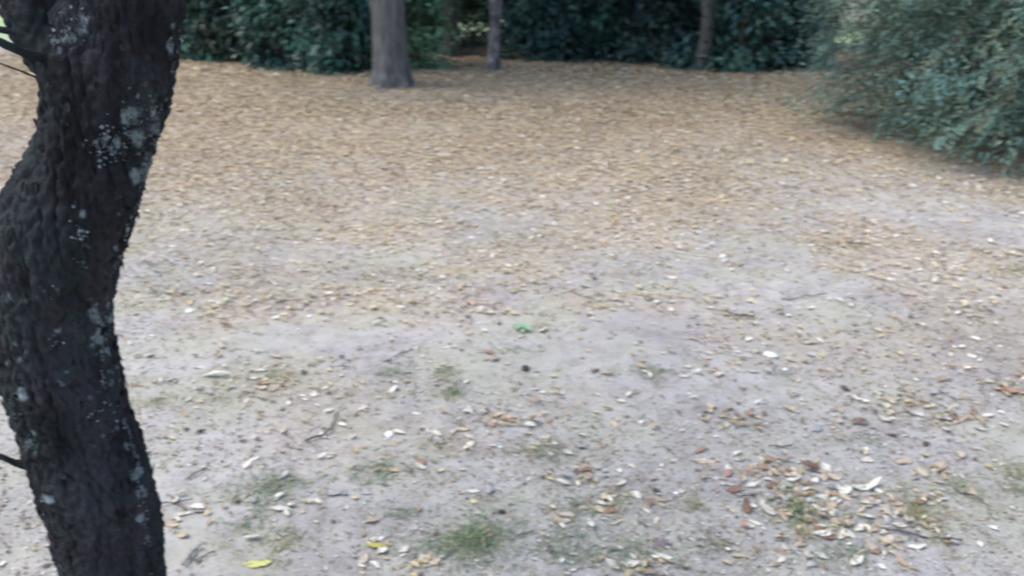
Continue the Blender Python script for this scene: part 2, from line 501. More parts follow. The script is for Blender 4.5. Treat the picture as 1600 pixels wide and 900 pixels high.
# lichen on the bark
LICH = [(224, 160, 18, 70), (243, 200, 12, 40), (238, 250, 14, 44), (200, 185, 14, 34), (180, 215, 12, 30), (165, 222, 10, 20), (240, 180, 10, 26), (230, 265, 14, 30), (245, 230, 8, 16), (212, 275, 14, 20),
        (130, 335, 9, 22), (200, 325, 9, 14), (182, 385, 8, 14), (128, 385, 7, 8), (150, 490, 17, 70), (155, 530, 16, 70), (165, 548, 12, 60), (172, 500, 10, 40), (176, 600, 8, 30), (215, 215, 14, 40), (205, 180, 14, 50), (170, 215, 12, 50), (90, 515, 9, 8), (103, 583, 5, 7),
        (148, 650, 10, 12), (200, 700, 8, 16), (205, 700, 12, 40), (213, 735, 14, 60), (222, 765, 12, 46), (218, 808, 8, 24), (232, 845, 9, 14), (90, 440, 12, 6),
        (35, 620, 14, 26), (50, 690, 14, 26), (75, 780, 14, 18), (265, 75, 9, 20), (270, 40, 9, 14),
        (110, 60, 18, 34), (95, 80, 12, 20), (130, 45, 16, 20), (60, 30, 16, 16)]
mx, my, _ = topx(TV[:, 0], TV[:, 1], TV[:, 2])
mask = np.zeros(len(TV)); nz = 0.5 + 0.5 * fbm(TV[:, 0] * 75, TV[:, 1] * 75, TV[:, 2] * 60, 33, 4) * 2.0
for (px, py, sp, n_) in LICH:
    gss = np.exp(-(((mx - px) / (sp * 0.85)) ** 2 + ((my - py) / (sp * 1.2)) ** 2)) * min(1, n_ / 20 + 0.15)
    mask = np.maximum(mask, gss)
mask = np.maximum(mask, 0.24 * (fbm(TV[:, 0] * 6, TV[:, 1] * 6, TV[:, 2] * 6, 44, 3) > 0.15))
mask = np.clip((nz + mask * 0.85 - 1.02) * 4.5, 0, 1) * np.clip(mask * 2.2, 0, 0.95)
la = trunk.data.color_attributes.new("lichen", 'FLOAT_COLOR', 'POINT')
lc_ = np.ones((len(TV), 4), np.float32); lc_[:, :3] = mask[:, None]; la.data.foreach_set("color", lc_.ravel())
LP, LN, LS, LC = [], [], [], []
for (px, py, sp, n_) in LICH:
    for k in range(int(n_ * 1.0)):
        x, z = onplane(px + rng.normal() * sp * 0.75, py + rng.normal() * sp * 0.9, YT - 0.08)
        i = int(np.clip(np.searchsorted(zr, z), 1, NR - 2))
        u = np.clip((x - crx[i]) / crr[i], -0.97, 0.97)
        ring = SURF[i]; front = ring[:, 1] < cry[i]
        j = np.where(front, np.abs(ring[:, 0] - crx[i] - u * crr[i]), 9).argmin()
        p = ring[j]; nn = norm(p - trunk_pts[i]); nn[2] = 0
        LP.append(p + nn * 0.0015); LN.append(norm(nn + rng.normal(size=3) * 0.6)); LS.append(rng.uniform(0.001, 0.0036))
        v = rng.uniform(0.07, 0.28) * (0.6 if sp > 12 else 1.0); LC.append((v * 0.92, v * 1.0, v * 0.98))
LP, LN, LS, LC = map(np.array, (LP, LN, LS, LC))
n_ = len(LP); A = norm(np.cross(LN, rand_unit(n_))); B = np.cross(LN, A)
VV = np.zeros((n_, 7, 3)); VV[:, 0] = LP + LN * 0.001
for k in range(6):
    rk = LS * rng.uniform(0.55, 1.3, n_)
    VV[:, k + 1] = LP + (A * math.cos(k * R(60)) + B * math.sin(k * R(60))) * rk[:, None] + LN * rng.uniform(0, 0.003, n_)[:, None]
FF = np.array([(0, k + 1, (k + 1) % 6 + 1) for k in range(6)])[None] + (np.arange(n_) * 7)[:, None, None]
lo = obj("lichen", mesh("lichen", VV.reshape(-1, 3) - off, FF.reshape(-1, 3), M_lichen, np.repeat(LC, 7, 0)), near_tree)
tag(lo, kind="stuff")
# bark flakes standing off the trunk
idx = rng.integers(0, NR, 500); jdx = rng.integers(0, NS, 500)
P = SURF[idx, jdx]; nn = norm(P - trunk_pts[idx]); nn[:, 2] *= 0.2
V, F, C = leaves(P + nn * 0.001, np.stack([rng.normal(size=500) * .25, rng.normal(size=500) * .25, np.ones(500)], -1), nn + rand_unit(500) * 0.4,
                 rng.uniform(0.01, 0.026, 500), rng.uniform(0.005, 0.011, 500), np.full((500, 3), 0.03) * rng.uniform(0.4, 1.4, (500, 1)), "six", 0.2, 0.05)
tag(obj("bark_flakes", mesh("bark_flakes", V - off, F, M_lichen, C), near_tree), kind="stuff")

# ================================================================ FOLIAGE
def clump_leaves(centres, outward, per, spread, L, W, base, var=0.25, droop=0.5, kind="diamond", layers=None):
    """a drooping spray of leaves round each centre"""
    n = len(centres)
    C = np.repeat(centres, per, 0); O = np.repeat(outward, per, 0)
    k = len(C)
    q = rng.normal(size=(k, 3)) * spread; q[:, 2] *= 0.55
    P = C + q
    D = norm(O * 0.7 + rand_unit(k) * 0.75 + np.array([0, 0, -droop]))
    U = norm(rand_unit(k) * 0.55 + O * 0.35 + np.array([0, 0, 0.9]))
    patch = 1 + 1.15 * fbm(centres[:, 0] * 1.5 + 5 * base[1] * 100, centres[:, 1] * 1.5, centres[:, 2] * 2.2, 55, 3)[:, None] * (var > 0.38)
    tint = np.repeat((1 + var * rng.normal(size=(n, 1))) * patch, per, 0) * (1 + 0.2 * rng.normal(size=(k, 1)))
    hue = np.repeat(rng.normal(size=(n, 1)), per, 0) * 0.12
    col = np.array(base)[None] * np.clip(tint, 0.35, 2.2) * np.concatenate([1 + hue, np.ones((k, 1)), 1 - hue], 1)
    return leaves(P, D, U, L * rng.uniform(0.7, 1.3, k), W * rng.uniform(0.7, 1.3, k), col, kind, 0.18, -0.08)

def crown_points(n, centre, rad, shell=0.55, seed=0):
    """points over lumpy lobes of a crown, most near the surface"""
    r = np.random.default_rng(seed)
    d = norm(r.normal(size=(n, 3)))
    lump = 1 + 0.34 * vn(d[:, 0] * 2.3 + seed, d[:, 1] * 2.3, d[:, 2] * 2.3, seed) + 0.14 * vn(d[:, 0] * 5, d[:, 1] * 5 + seed, d[:, 2] * 5, seed + 1)
    f = np.clip(1 - np.abs(r.normal(size=n)) * (1 - shell), 0.1, 1.05)
    P = np.array(centre) + d * np.array(rad) * (lump * f)[:, None]
    return P, d

def shrub(px, py, wpx, height, base, label, dens=1.0, leafL=0.12, leafW=0.05, stems=5, grp="dark shrubs of the thicket behind the leaf-strewn clearing", dy=0.0, name="shrub", matl=None, low=0.02):
    x, y = G(px, py)
    if dy:
        x *= (y + dy) / y; y += dy
    dist = math.hypot(y, CAM_Z)
    hw = wpx / 2 / FPX * dist * 1.08
    y += hw * 0.55 + 0.5 * math.sin(px * 0.37)
    z0 = gh(x, y)
    root = empty(name, (x, y, z0), label, "shrub", grp)
    sd = int(px * 7 + py)
    n = int(170 * dens * (hw * 2) * height / 4)
    # visible lower skirt plus the rounded body
    P, d_ = crown_points(n, (0, 0, height * 0.5), (hw, hw * 0.85, height * 0.55), 0.72, sd)
    k = n // 2
    th = np.random.default_rng(sd + 5).uniform(0, 2 * np.pi, k)
    zz_ = np.random.default_rng(sd + 6).uniform(low, min(height * 0.7, 1.7), k)
    rr_ = (0.84 + 0.42 * vn(np.cos(th) * 2.5 + sd, np.sin(th) * 2.5, zz_ * 2.2, 9)) * np.random.default_rng(sd + 8).uniform(0.78, 1.02, k)
    P2 = np.stack([np.cos(th) * hw * rr_, np.sin(th) * hw * 0.8 * rr_, zz_], -1)
    d2 = np.stack([np.cos(th), np.sin(th), 0 * th], -1)
    P = np.concatenate([P, P2]); dd = np.concatenate([d_, d2])
    ok = P[:, 2] > low; P, dd = P[ok], dd[ok]
    V, F, C = clump_leaves(P, dd, 22, 0.15, leafL * 1.25, leafW * 1.25, base, 0.42, 0.55)
    V[:, 2] = np.maximum(V[:, 2], 0.01 + 0.0 * V[:, 2])
    cr_ = obj("crown", mesh("crown", V, F, matl or M_leaf, C), root)
    for s in range(stems):
        a = s * 2.4 + sd
        p1 = (math.cos(a) * hw * 0.5, math.sin(a) * hw * 0.4, height * 0.75)
        p0 = (math.cos(a) * 0.12, math.sin(a) * 0.12, -0.03)
        Q = curve(p0, p1, 10, 0.05, 0, sd + s)
        V, F, _ = tube(Q, np.linspace(0.035, 0.01, 10), 7)
        obj("stem", mesh("stem", V, F, M_bark_brown, None, True), root)
    return root

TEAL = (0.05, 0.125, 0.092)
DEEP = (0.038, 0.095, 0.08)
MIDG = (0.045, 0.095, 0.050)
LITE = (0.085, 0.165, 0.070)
# front row, left to right
shrub(292, 101, 95, 3.4, (0.065, 0.15, 0.11), "teal-green shrub right beside the dark leaning trunk, leftmost in the thicket", 1.1)
shrub(365, 99, 110, 3.2, (0.045, 0.08, 0.055), "dull dark shrub with bare patches, second in the thicket from the left", 0.85)
shrub(452, 104, 110, 3.5, TEAL, "dark shrub in the thicket midway between leaning trunk and big grey trunk")
shrub(540, 111, 120, 3.4, (0.05, 0.12, 0.088), "leafy teal shrub directly left of the big grey trunk, reaching the ground")
shrub(658, 104, 70, 2.2, (0.15, 0.28, 0.16), "lighter green shrub tucked just right of the big grey trunk", 1.2, 0.09, 0.04)
shrub(845, 92, 120, 3.6, DEEP, "deep blue-green shrub immediately right of the slender pale trunk")
shrub(935, 94, 110, 3.7, (0.038, 0.095, 0.075), "dark shrub left of centre between slender pale trunk and the forked trunk")
shrub(1015, 94, 95, 3.4, (0.032, 0.07, 0.06), "darkest shrub just left of the forked trunk, in shadow at its foot")
shrub(1103, 106, 84, 0.45, (0.05, 0.115, 0.09), "low leafy shrub hugging the foot of the forked trunk", 1.8)
shrub(1165, 109, 110, 3.5, (0.055, 0.13, 0.10), "teal shrub with long overhanging sprays right of the forked trunk")
shrub(1248, 106, 100, 3.5, DEEP, "dark hollow shrub beside the feathery grey-green bush")
# the gap with a low bush and the lawn shining behind it
shrub(748, 86, 70, 0.42, (0.045, 0.085, 0.045), "low dark green bush in the gap left of the slender pale trunk", 1.6, 0.08, 0.035, 4, dy=1.2)
shrub(690, 88, 44, 1.6, (0.06, 0.12, 0.07), "narrow loose shrub at the foot of the distant trunk in the gap", 0.8, 0.09, 0.04, 4, dy=0.8)
shrub(742, 84, 84, 2.6, (0.05, 0.10, 0.055), "loose hanging foliage above the bright glimpse of lawn in the gap", 1.3, 0.1, 0.045, 3, dy=4.0, low=0.42)
# back rows, which close the thicket
BACK = ["behind the leftmost teal shrub", "over the bare-patched shrub, behind the reddish trunk", "directly left of the big grey trunk, behind the front row", "behind the big grey trunk", "behind the lighter shrub right of the big trunk",
        "right of the slender pale trunk, behind the front row", "behind the dark shrub left of centre of the thicket", "behind the forked trunk", "behind the shrub with overhanging sprays", "behind the dark hollow shrub beside the feathery bush"]
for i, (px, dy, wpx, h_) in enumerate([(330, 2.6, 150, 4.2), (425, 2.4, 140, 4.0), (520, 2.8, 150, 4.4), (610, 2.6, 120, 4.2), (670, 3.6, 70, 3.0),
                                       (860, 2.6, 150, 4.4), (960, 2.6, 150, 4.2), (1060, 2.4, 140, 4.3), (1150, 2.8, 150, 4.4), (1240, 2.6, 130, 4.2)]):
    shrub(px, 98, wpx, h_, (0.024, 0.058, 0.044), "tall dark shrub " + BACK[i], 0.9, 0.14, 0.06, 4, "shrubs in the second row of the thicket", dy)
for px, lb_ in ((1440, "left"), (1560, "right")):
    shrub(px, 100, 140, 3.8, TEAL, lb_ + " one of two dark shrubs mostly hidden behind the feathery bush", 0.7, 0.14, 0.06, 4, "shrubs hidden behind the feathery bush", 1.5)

# ------------------------------------------------------------ trees with trunks
def tree(name, px, py, radii, label, matl, height, crownR, cbase, lean=(0, 0), fork=False, grp=None, ydist=None, nleaf=260, seed=1, leafL=0.16, wob=0.03):
    x, y = G(px, py) if ydist is None else (lambda g_: (g_[0] * ydist / g_[1], ydist))(G(px, py))
    z0 = gh(x, y) - 0.03
    root = empty(name, (x, y, z0), label, "tree", grp)
    n = 70
    t = np.linspace(0, 1, n); z = t ** 1.5 * height
    r_ = np.interp(z, [0, 0.08, 0.22, 0.5, 1.5, height], [radii[0], radii[0] * 0.86, radii[1] * 1.12, radii[1] * 1.02, radii[1], radii[1] * 0.35])
    P = np.stack([lean[0] * z + wob * vn(z * 0.7, z * 0 + seed, seed=seed), lean[1] * z, z], -1)
    P[:, 0] -= P[0, 0]
    sg = 72
    fl = lambda th, Q: 1 + (np.clip(1 - Q[:, 2] / 0.45, 0, 1) ** 1.5)[:, None] * 0.16 * np.sin(th * 5 + seed)[None] + 0.03 * np.sin(th * 3 + seed)[None]
    dsp = lambda V, rr: rr * (0.08 * (1 - 2 * np.abs(vn(V[..., 0] * 22, V[..., 1] * 22, V[..., 2] * 4, seed))) + 0.04 * vn(V[..., 0] * 7, V[..., 1] * 7, V[..., 2] * 3, seed + 3))
    V, F, _ = tube(P, r_, sg, dsp, True, fl)
    obj("trunk", mesh("trunk", V, F, matl, None, True), root)
    rs = np.random.default_rng(seed)
    tips = []
    starts = [(0.9, 1.0)] if fork else []
    for b in range(7):
        a = b * 2.4 + seed; zb = height * (0.42 + 0.08 * b)
        i = int(np.searchsorted(z, zb)); i = min(i, n - 1)
        p0 = P[i]; ln = crownR * rs.uniform(0.7, 1.0)
        p1 = p0 + np.array([math.cos(a) * ln, math.sin(a) * ln, ln * 0.45])
        Q = curve(p0, p1, 12, 0.06, 0, seed + b)
        V, F, _ = tube(Q, np.linspace(r_[i] * 0.5, 0.015, 12), 8)
        obj("limb", mesh("limb", V, F, matl, None, True), root)
        tips.append(Q)
    if fork:
        i = int(np.searchsorted(z, 0.85))
        Q = np.array([P[i], P[i] + (-0.10, 0, 0.35), P[i] + (-0.26, 0.0, 0.9), P[i] + (-0.6, 0.1, 2.2), P[i] + (-1.2, 0.2, 4.0)])
        tt = np.linspace(0, 4, 24); Q = np.stack([np.interp(tt, range(5), Q[:, k]) for k in range(3)], -1)
        V, F, _ = tube(Q, np.linspace(radii[1] * 0.8, 0.03, 24), 24, dsp)
        obj("limb", mesh("limb", V, F, matl, None, True), root)
    C0 = P[-1] + np.array([0, 0, -height * 0.12])
    Pc, dd = crown_points(nleaf, C0, (crownR, crownR, crownR * 0.62), 0.6, seed)
    V, F, C = clump_leaves(Pc, dd, 22, 0.32, leafL, leafL * 0.5, cbase, 0.25, 0.3)
    obj("crown", mesh("crown", V, F, M_leaf_dull, C), root)
    return root
tree("broad_tree", 613, 135, (0.34, 0.225), "large grey trunk with flared base standing free in the leaf-strewn clearing", M_bark_grey, 6.6, 4.6, (0.06, 0.11, 0.05), (0.0, 0.02), nleaf=320, seed=4)
tree("slender_tree", 770, 111, (0.14, 0.088), "slender pale trunk beside the gap in the thicket", M_bark_pale, 6.5, 3.6, (0.06, 0.11, 0.05), (0.028, 0), nleaf=130, seed=8)
tree("distant_tree", 706, 86, (0.2, 0.16), "dim grey trunk in the gap between the large and the slender trunk", M_bark_grey, 7.0, 3.0, (0.055, 0.10, 0.05), (0.01, 0), nleaf=260, seed=12)
tree("forked_tree", 1098, 108, (0.15, 0.115), "grey-brown trunk forking low among the dark shrubs of the thicket", M_bark_grey, 7.0, 4.6, (0.055, 0.10, 0.05), (0.0, -0.12), True, nleaf=230, seed=15)
tree("reddish_tree", 486, 107, (0.085, 0.062), "thin reddish-brown trunk half hidden in the thicket left of the large trunk", M_bark_brown, 6.0, 3.0, (0.05, 0.10, 0.05), (-0.1, -0.1), nleaf=120, seed=18)

# woods across the far lawn
far_root = None
for i, (x, y) in enumerate([(-34, 44), (-26, 50), (-17, 46), (-8, 52), (1, 47), (10, 54), (-42, 36), (-48, 26), (20, 60), (30, 50), (36, 38), (42, 26), (-46, 12), (44, 10), (26, -20), (-24, -22), (0, -28), (12, -24), (-12, -26), (38, -8), (-38, -6)]):
    if far_root is None:
        far_root = tree("far_tree", 100, 100, (0.5, 0.35), "far-off tree wholly hidden behind the dark thicket and the bush", M_bark_brown, 9, 4.5, (0.05, 0.10, 0.045), grp="trees far beyond the lawn", nleaf=260, seed=22, leafL=0.3)
        r_ = far_root; kids = list(far_root.children)
    else:
        r_ = far_root.copy(); COL.objects.link(r_)
        for c in kids:
            q = c.copy(); q.parent = r_; COL.objects.link(q)
    r_.location = (x, y, gh(x, y) - 0.05); r_.rotation_euler = (0, 0, i * 1.7)
    s = 0.85 + 0.3 * ((i * 7) % 5) / 5; r_.scale = (s, s, s)

# the leaves of the foreground tree, all above the picture
P, dd = crown_points(150, (-1.3 - off[0], 1.9 - off[1], 4.1), (1.5, 1.4, 0.8), 0.5, 3)
V, F, C = clump_leaves(P, dd, 14, 0.2, 0.08, 0.028, (0.06, 0.10, 0.05), 0.2, 0.3)
obj("crown", mesh("crown", V, F, M_leaf_dull, C), near_tree)

# ================================================================ FEATHERY BUSH ON THE RIGHT
def feathery_bush():
    bx_, by_ = 5.72, 8.0
    root = empty("feathery_bush", (bx_, by_, gh(bx_, by_)), "big feathery grey-green bush with arching sprays at the right edge", "bush")
    rs = np.random.default_rng(77)
    spP, spD, parts = [], [], []
    tubes = []
    nb = 1000
    for b in range(nb):
        a = rs.uniform(0, 2 * np.pi)
        reach = rs.uniform(1.2, 2.7)
        # reach further towards the clearing
        reach *= 1 + 0.10 * math.cos(a - math.pi * 1.05)
        reach = max(reach, rs.uniform(1.5, 2.6))
        zt = rs.choice([rs.uniform(0.05, 0.9), rs.uniform(0.8, 2.0), rs.uniform(1.6, 3.1)], p=[0.48, 0.34, 0.18])
        if zt > 1.9: reach *= max(0.15, 1 - (zt - 1.9) * 0.45)
        if zt < 0.9: reach *= 0.86 + 0.14 * math.sin(a * 5 + 1)
        tip = np.array([math.cos(a) * reach, math.sin(a) * reach * 0.95, zt])
        topz = zt + rs.uniform(0.3, 0.8)
        p0 = np.array([math.cos(a) * 0.15, math.sin(a) * 0.15, 0.1])
        t = np.linspace(0, 1, 14)[:, None]
        mid = np.array([math.cos(a) * reach * 0.6, math.sin(a) * reach * 0.6, topz + 0.25])
        Q = (1 - t) ** 2 * p0 + 2 * t * (1 - t) * mid + t ** 2 * tip
        Q += 0.05 * rs.normal(size=3) * np.sin(t * 3.1) * reach
        Q[:, 2] = np.maximum(Q[:, 2], 0.03)
        tubes.append((Q, reach))
        # side sprays along the outer two thirds
        tt = rs.uniform(0.38, 1.0, 17)
        idx = tt * 13; i0 = np.minimum(idx.astype(int), 12); f = (idx - i0)[:, None]
        base = Q[i0] * (1 - f) + Q[i0 + 1] * f
        tan = norm(Q[i0 + 1] - Q[i0])
        side = norm(np.cross(tan, [0, 0, 1.0]))
        sgn = np.where(rs.random(17) < 0.5, -1, 1)[:, None]
        D = norm(tan * 0.9 + side * sgn * 0.6 + rs.normal(size=(17, 3)) * 0.3 + np.array([0, 0, -0.12]))
        spP.append(base); spD.append(D)
    spP = np.concatenate(spP); spD = np.concatenate(spD); n = len(spP)
    L = rs.uniform(0.13, 0.30, n)
    per = 15
    k = (np.arange(per) + 0.5) / per
    S = norm(np.cross(spD, np.array([0, 0, 1.0]) + rs.normal(size=(n, 3)) * 0.3)); U = np.cross(S, spD)
    P = spP[:, None] + spD[:, None] * (L[:, None] * k[None])[..., None]
    P[..., 2] -= (0.22 * L[:, None] * k[None] ** 2)
    sg = np.where(np.arange(per) % 2 == 0, 1, -1)[None, :, None]
    D = norm(spD[:, None] * 0.75 + S[:, None] * sg * 0.7 + rs.normal(size=(n, per, 3)) * 0.25)
    Un = norm(U[:, None] + rs.normal(size=(n, per, 3)) * 0.35)
    tint = np.clip(1 + 0.28 * rs.normal(size=(n, 1, 1)), 0.4, 1.9)
    hue = 0.15 * rs.normal(size=(n, 1, 1))
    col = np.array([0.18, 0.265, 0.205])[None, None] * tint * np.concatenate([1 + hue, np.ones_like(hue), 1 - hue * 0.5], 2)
    brown = rs.random((n, 1, 1)) < 0.08
    col = np.where(brown, np.array([0.16, 0.12, 0.085]), col)
    col = np.broadcast_to(col, (n, per, 3))
    P = P.reshape(-1, 3); P[:, 2] = np.maximum(P[:, 2], 0.012)
    V, F, C = leaves(P, D.reshape(-1, 3), Un.reshape(-1, 3), rs.uniform(0.028, 0.055, len(P)), rs.uniform(0.009, 0.016, len(P)), col.reshape(-1, 3), "diamond", 0.1, -0.05)
    tag(obj("foliage", mesh("foliage", V, F, M_leaf_dull, C), root), kind="stuff")
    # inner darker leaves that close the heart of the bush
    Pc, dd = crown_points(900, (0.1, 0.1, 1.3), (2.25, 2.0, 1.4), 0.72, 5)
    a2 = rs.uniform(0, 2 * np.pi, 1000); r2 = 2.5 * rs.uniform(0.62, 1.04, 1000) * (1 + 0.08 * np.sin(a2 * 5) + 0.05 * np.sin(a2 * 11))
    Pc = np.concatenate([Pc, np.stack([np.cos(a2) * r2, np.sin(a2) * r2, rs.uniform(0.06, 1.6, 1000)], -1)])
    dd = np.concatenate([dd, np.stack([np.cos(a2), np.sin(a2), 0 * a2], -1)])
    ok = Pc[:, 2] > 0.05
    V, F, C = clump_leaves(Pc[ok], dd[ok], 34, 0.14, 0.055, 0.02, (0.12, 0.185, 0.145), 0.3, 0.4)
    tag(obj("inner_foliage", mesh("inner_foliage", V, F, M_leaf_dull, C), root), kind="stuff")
    lst = []
    for i, (Q, rch) in enumerate(tubes[:300]):
        V, F, C = tube(Q, np.linspace(0.014, 0.003, 14), 5)
        lst.append((V, F, C))
    V, F, C = cat(lst)
    tag(obj("branches", mesh("branches", V, F, M_bark_brown, None, True), root), kind="stuff")
    return root
feathery_bush()

# ================================================================ DRY LEAVES ON THE GROUND
def scatter(n, xlo, xhi, ylo, yhi):
    return rng.uniform(xlo, xhi, n), rng.uniform(ylo, yhi, n)
parts = []
near_pool = []
def strew(Y0, Y1, dens, kind, Lm):
    xm = 0.72 * Y1 + 2.2
    area = 2 * xm * (Y1 - Y0)
    n = int(area * dens)
    x, y = scatter(n, -xm, xm, Y0, Y1)
    a = litter_amount(x, y)
    keep = (rng.random(n) < a) & (np.abs(x) < 0.72 * y + 2.2)
    x, y = x[keep], y[keep]; n = len(x)
    return x, y
def pigments(x, y):
    n = len(x)
    c = fbm(x * 0.9, y * 0.9, seed=81, o=3)
    far = np.clip((y - 4) / 5, 0, 1)
    wts = np.stack([0.8 + 0.8 * c + far, 1.1 + 0 * c, 1.2 - 0.65 * far, 0.55 + 0.6 * far, 0.4 + 1.2 * np.clip(c, 0, 1) + 0.2 * far, 0.35 + np.clip(-c * 2, 0, 1.2), 0.25 + 0 * c, 0.9 + 0 * c], -1)
    wts = np.clip(wts, 0.02, None); cum = np.cumsum(wts, 1); cum /= cum[:, -1:]
    k = (rng.random(n)[:, None] > cum).sum(1).clip(0, len(PAL) - 1)
    return PAL[k] * rng.uniform(0.82, 1.1, (n, 1)), k
def lay(x, y, kind, Lm, ratio=0.42):
    n = len(x)
    L = Lm * np.exp(rng.normal(size=n) * 0.32).clip(0.4, 1.9); W = L * rng.uniform(ratio * 0.75, ratio * 1.25, n)
    th = rng.uniform(0, 2 * np.pi, n); tl = rng.normal(size=n) * 0.22
    D = np.stack([np.cos(th), np.sin(th), np.sin(tl)], -1)
    U = norm(np.stack([rng.normal(size=n) * 0.25, rng.normal(size=n) * 0.25, np.ones(n)], -1))
    flip = np.where(rng.random(n) < 0.35, -1, 1)
    lift = L * 0.5 * np.abs(np.sin(tl)) * 0.7 + 0.003 + rng.uniform(0, 0.008, n)
    curl = rng.uniform(0.0, 0.16, n) * flip; fold = rng.uniform(0.05, 0.5, n) * flip
    lift = lift + np.where(flip < 0, 0.006 + 0.1 * L, 0)
    P = np.stack([x, y, ground_h(x, y) + lift], -1)
    c, k = pigments(x, y)
    return leaves(P, D, U, L, W, c, kind, fold, curl)
# far and middle carpet
for (Y0, Y1, dens, kind, Lm) in [(3.6, 6.0, 1350, "five", 0.032), (6.0, 9.0, 1250, "five", 0.037), (9.0, 13.0, 1000, "five", 0.046), (13.0, 18.6, 480, "five", 0.068)]:
    x, y = strew(Y0, Y1, dens, kind, Lm)
    parts.append(lay(x, y, kind, Lm))
# near leaves : kept as a list, the largest in view become single objects
x1, y1 = strew(0.9, 3.6, 560, "six", 0.045)
def heap(px, py, rx, ry, n):
    n = int(n * 1.9)
    gx, gy = G(px, py); gx2, _ = G(px + rx, py); _, gy2 = G(px, py - ry)
    return gx + rng.normal(size=n) * abs(gx2 - gx) * 0.6, gy + rng.normal(size=n) * abs(gy2 - gy) * 0.6
HEAPS = [(1200, 745, 60, 28, 34), (1235, 775, 60, 30, 30), (1290, 800, 90, 38, 40), (1360, 810, 90, 32, 36), (1430, 740, 45, 25, 18), (1440, 815, 50, 32, 22), (1350, 860, 80, 30, 24), (1250, 830, 60, 40, 20),
         (1150, 660, 50, 18, 16), (1400, 640, 60, 18, 16), (1580, 618, 45, 14, 34), (1510, 665, 60, 14, 16), (785, 660, 45, 12, 24), (700, 690, 50, 22, 12), (935, 750, 45, 30, 16),
         (940, 805, 70, 25, 16), (430, 605, 40, 14, 22), (660, 880, 40, 20, 10), (590, 870, 22, 25, 6), (280, 820, 40, 30, 10), (470, 790, 60, 14, 12), (240, 610, 40, 16, 8), (350, 620, 70, 22, 14),
         (880, 460, 50, 10, 14), (1330, 380, 40, 8, 20), (1020, 890, 60, 20, 14), (1220, 880, 60, 25, 10), (1110, 590, 60, 14, 14), (860, 700, 60, 16, 12)]
HX, HY = [x1], [y1]
for h_ in HEAPS:
    a_, b_ = heap(*h_); HX.append(a_); HY.append(b_)
x1 = np.concatenate(HX); y1 = np.concatenate(HY)
ok = (y1 > 0.75); x1, y1 = x1[ok], y1[ok]
nn_ = len(x1)
L1 = 0.029 * np.exp(rng.normal(size=nn_) * 0.38).clip(0.4, 1.8)
sx, sy, dep = topx(x1, y1, 0 * x1)
inview = (sx > 12) & (sx < 1588) & (sy > 12) & (sy < 888)
# not behind the foreground trunk
el = np.interp(sy, [e[0] for e in EDGE], [e[1] for e in EDGE]); er = np.interp(sy, [e[0] for e in EDGE], [e[2] for e in EDGE])
inview &= ~((sx > el - 4) & (sx < er + 10))
score = np.where(inview, L1 / dep, -1)
order = np.argsort(-score)
NI = 268
single = order[:NI]; rest = order[NI:]
xr_, yr_ = x1[rest], y1[rest]
n = len(rest)
Lr = L1[rest]; th = rng.uniform(0, 2 * np.pi, n); tl = rng.normal(size=n) * 0.2
D = np.stack([np.cos(th), np.sin(th), np.sin(tl)], -1)
U = norm(np.stack([rng.normal(size=n) * 0.25, rng.normal(size=n) * 0.25, np.ones(n)], -1))
P = np.stack([xr_, yr_, ground_h(xr_, yr_) + 0.003 + Lr * 0.35 * np.abs(np.sin(tl)) + 0.003], -1)
c, _ = pigments(xr_, yr_)
parts.append(leaves(P, D, U, Lr, Lr * rng.uniform(0.32, 0.55, n), c, "six", rng.uniform(0.05, 0.5, n), rng.uniform(0, 0.15, n)))
V, F, C = cat(parts)
lit_o = obj("leaf_litter", mesh("leaf_litter", V, F, M_litter, C))
tag(lit_o, "dry tan leaves carpeting the clearing, thickest towards the thicket", "fallen leaves", kind="stuff")
print("litter tris", len(F))

# landmarks used to say where a leaf lies
LAND = [("the bright yellow leaf", 403, 888), ("the olive-yellow leaf", 590, 857), ("the rounded white chip", 610, 683), ("the curved dark twig", 500, 690), ("the green tuft at bottom centre", 745, 845),
        ("the green tuft near the trunk", 420, 770), ("the small tuft left of centre", 595, 740), ("the bright green sprig", 815, 518), ("the dark soil stain", 1032, 855), ("the large pale curled leaf", 1345, 770),
        ("the vivid tuft in the leaf heap", 1245, 810), ("the yellowish tuft in the leaf heap", 1440, 820), ("the rusty pile at the right edge", 1575, 615), ("the larger white stone", 1203, 563),
        ("the dark hollow leaf", 1340, 668), ("the rust-brown patch left of centre", 785, 660), ("the sparse weeds right of centre", 850, 712), ("the leaning dark trunk", 235, 720), ("the long pointed cream leaf", 340, 596),
        ("the peach-tan leaf", 1100, 725), ("the dark crumb", 820, 583), ("the tan pile left of centre", 430, 605), ("the weeds at the bottom edge", 1000, 875), ("the straight dark twig", 1150, 498), ("the bottom right corner", 1590, 880)]
used = {}
def where(px, py, rank=0):
    ds = [(math.hypot((px - a) , (py - b) * 1.5), nm, a, b) for nm, a, b in LAND]
    d_, nm, a, b = sorted(ds)[rank]
    dx, dy_ = px - a, py - b
    side = ("right of" if dx > 0 else "left of") if abs(dx) > abs(dy_) * 1.2 else ("in front of" if dy_ > 0 else "behind")
    step = "touching" if d_ < 14 else ("just " + side if d_ < 45 else ("a little " + side if d_ < 90 else "well " + side))
    return step + " " + nm

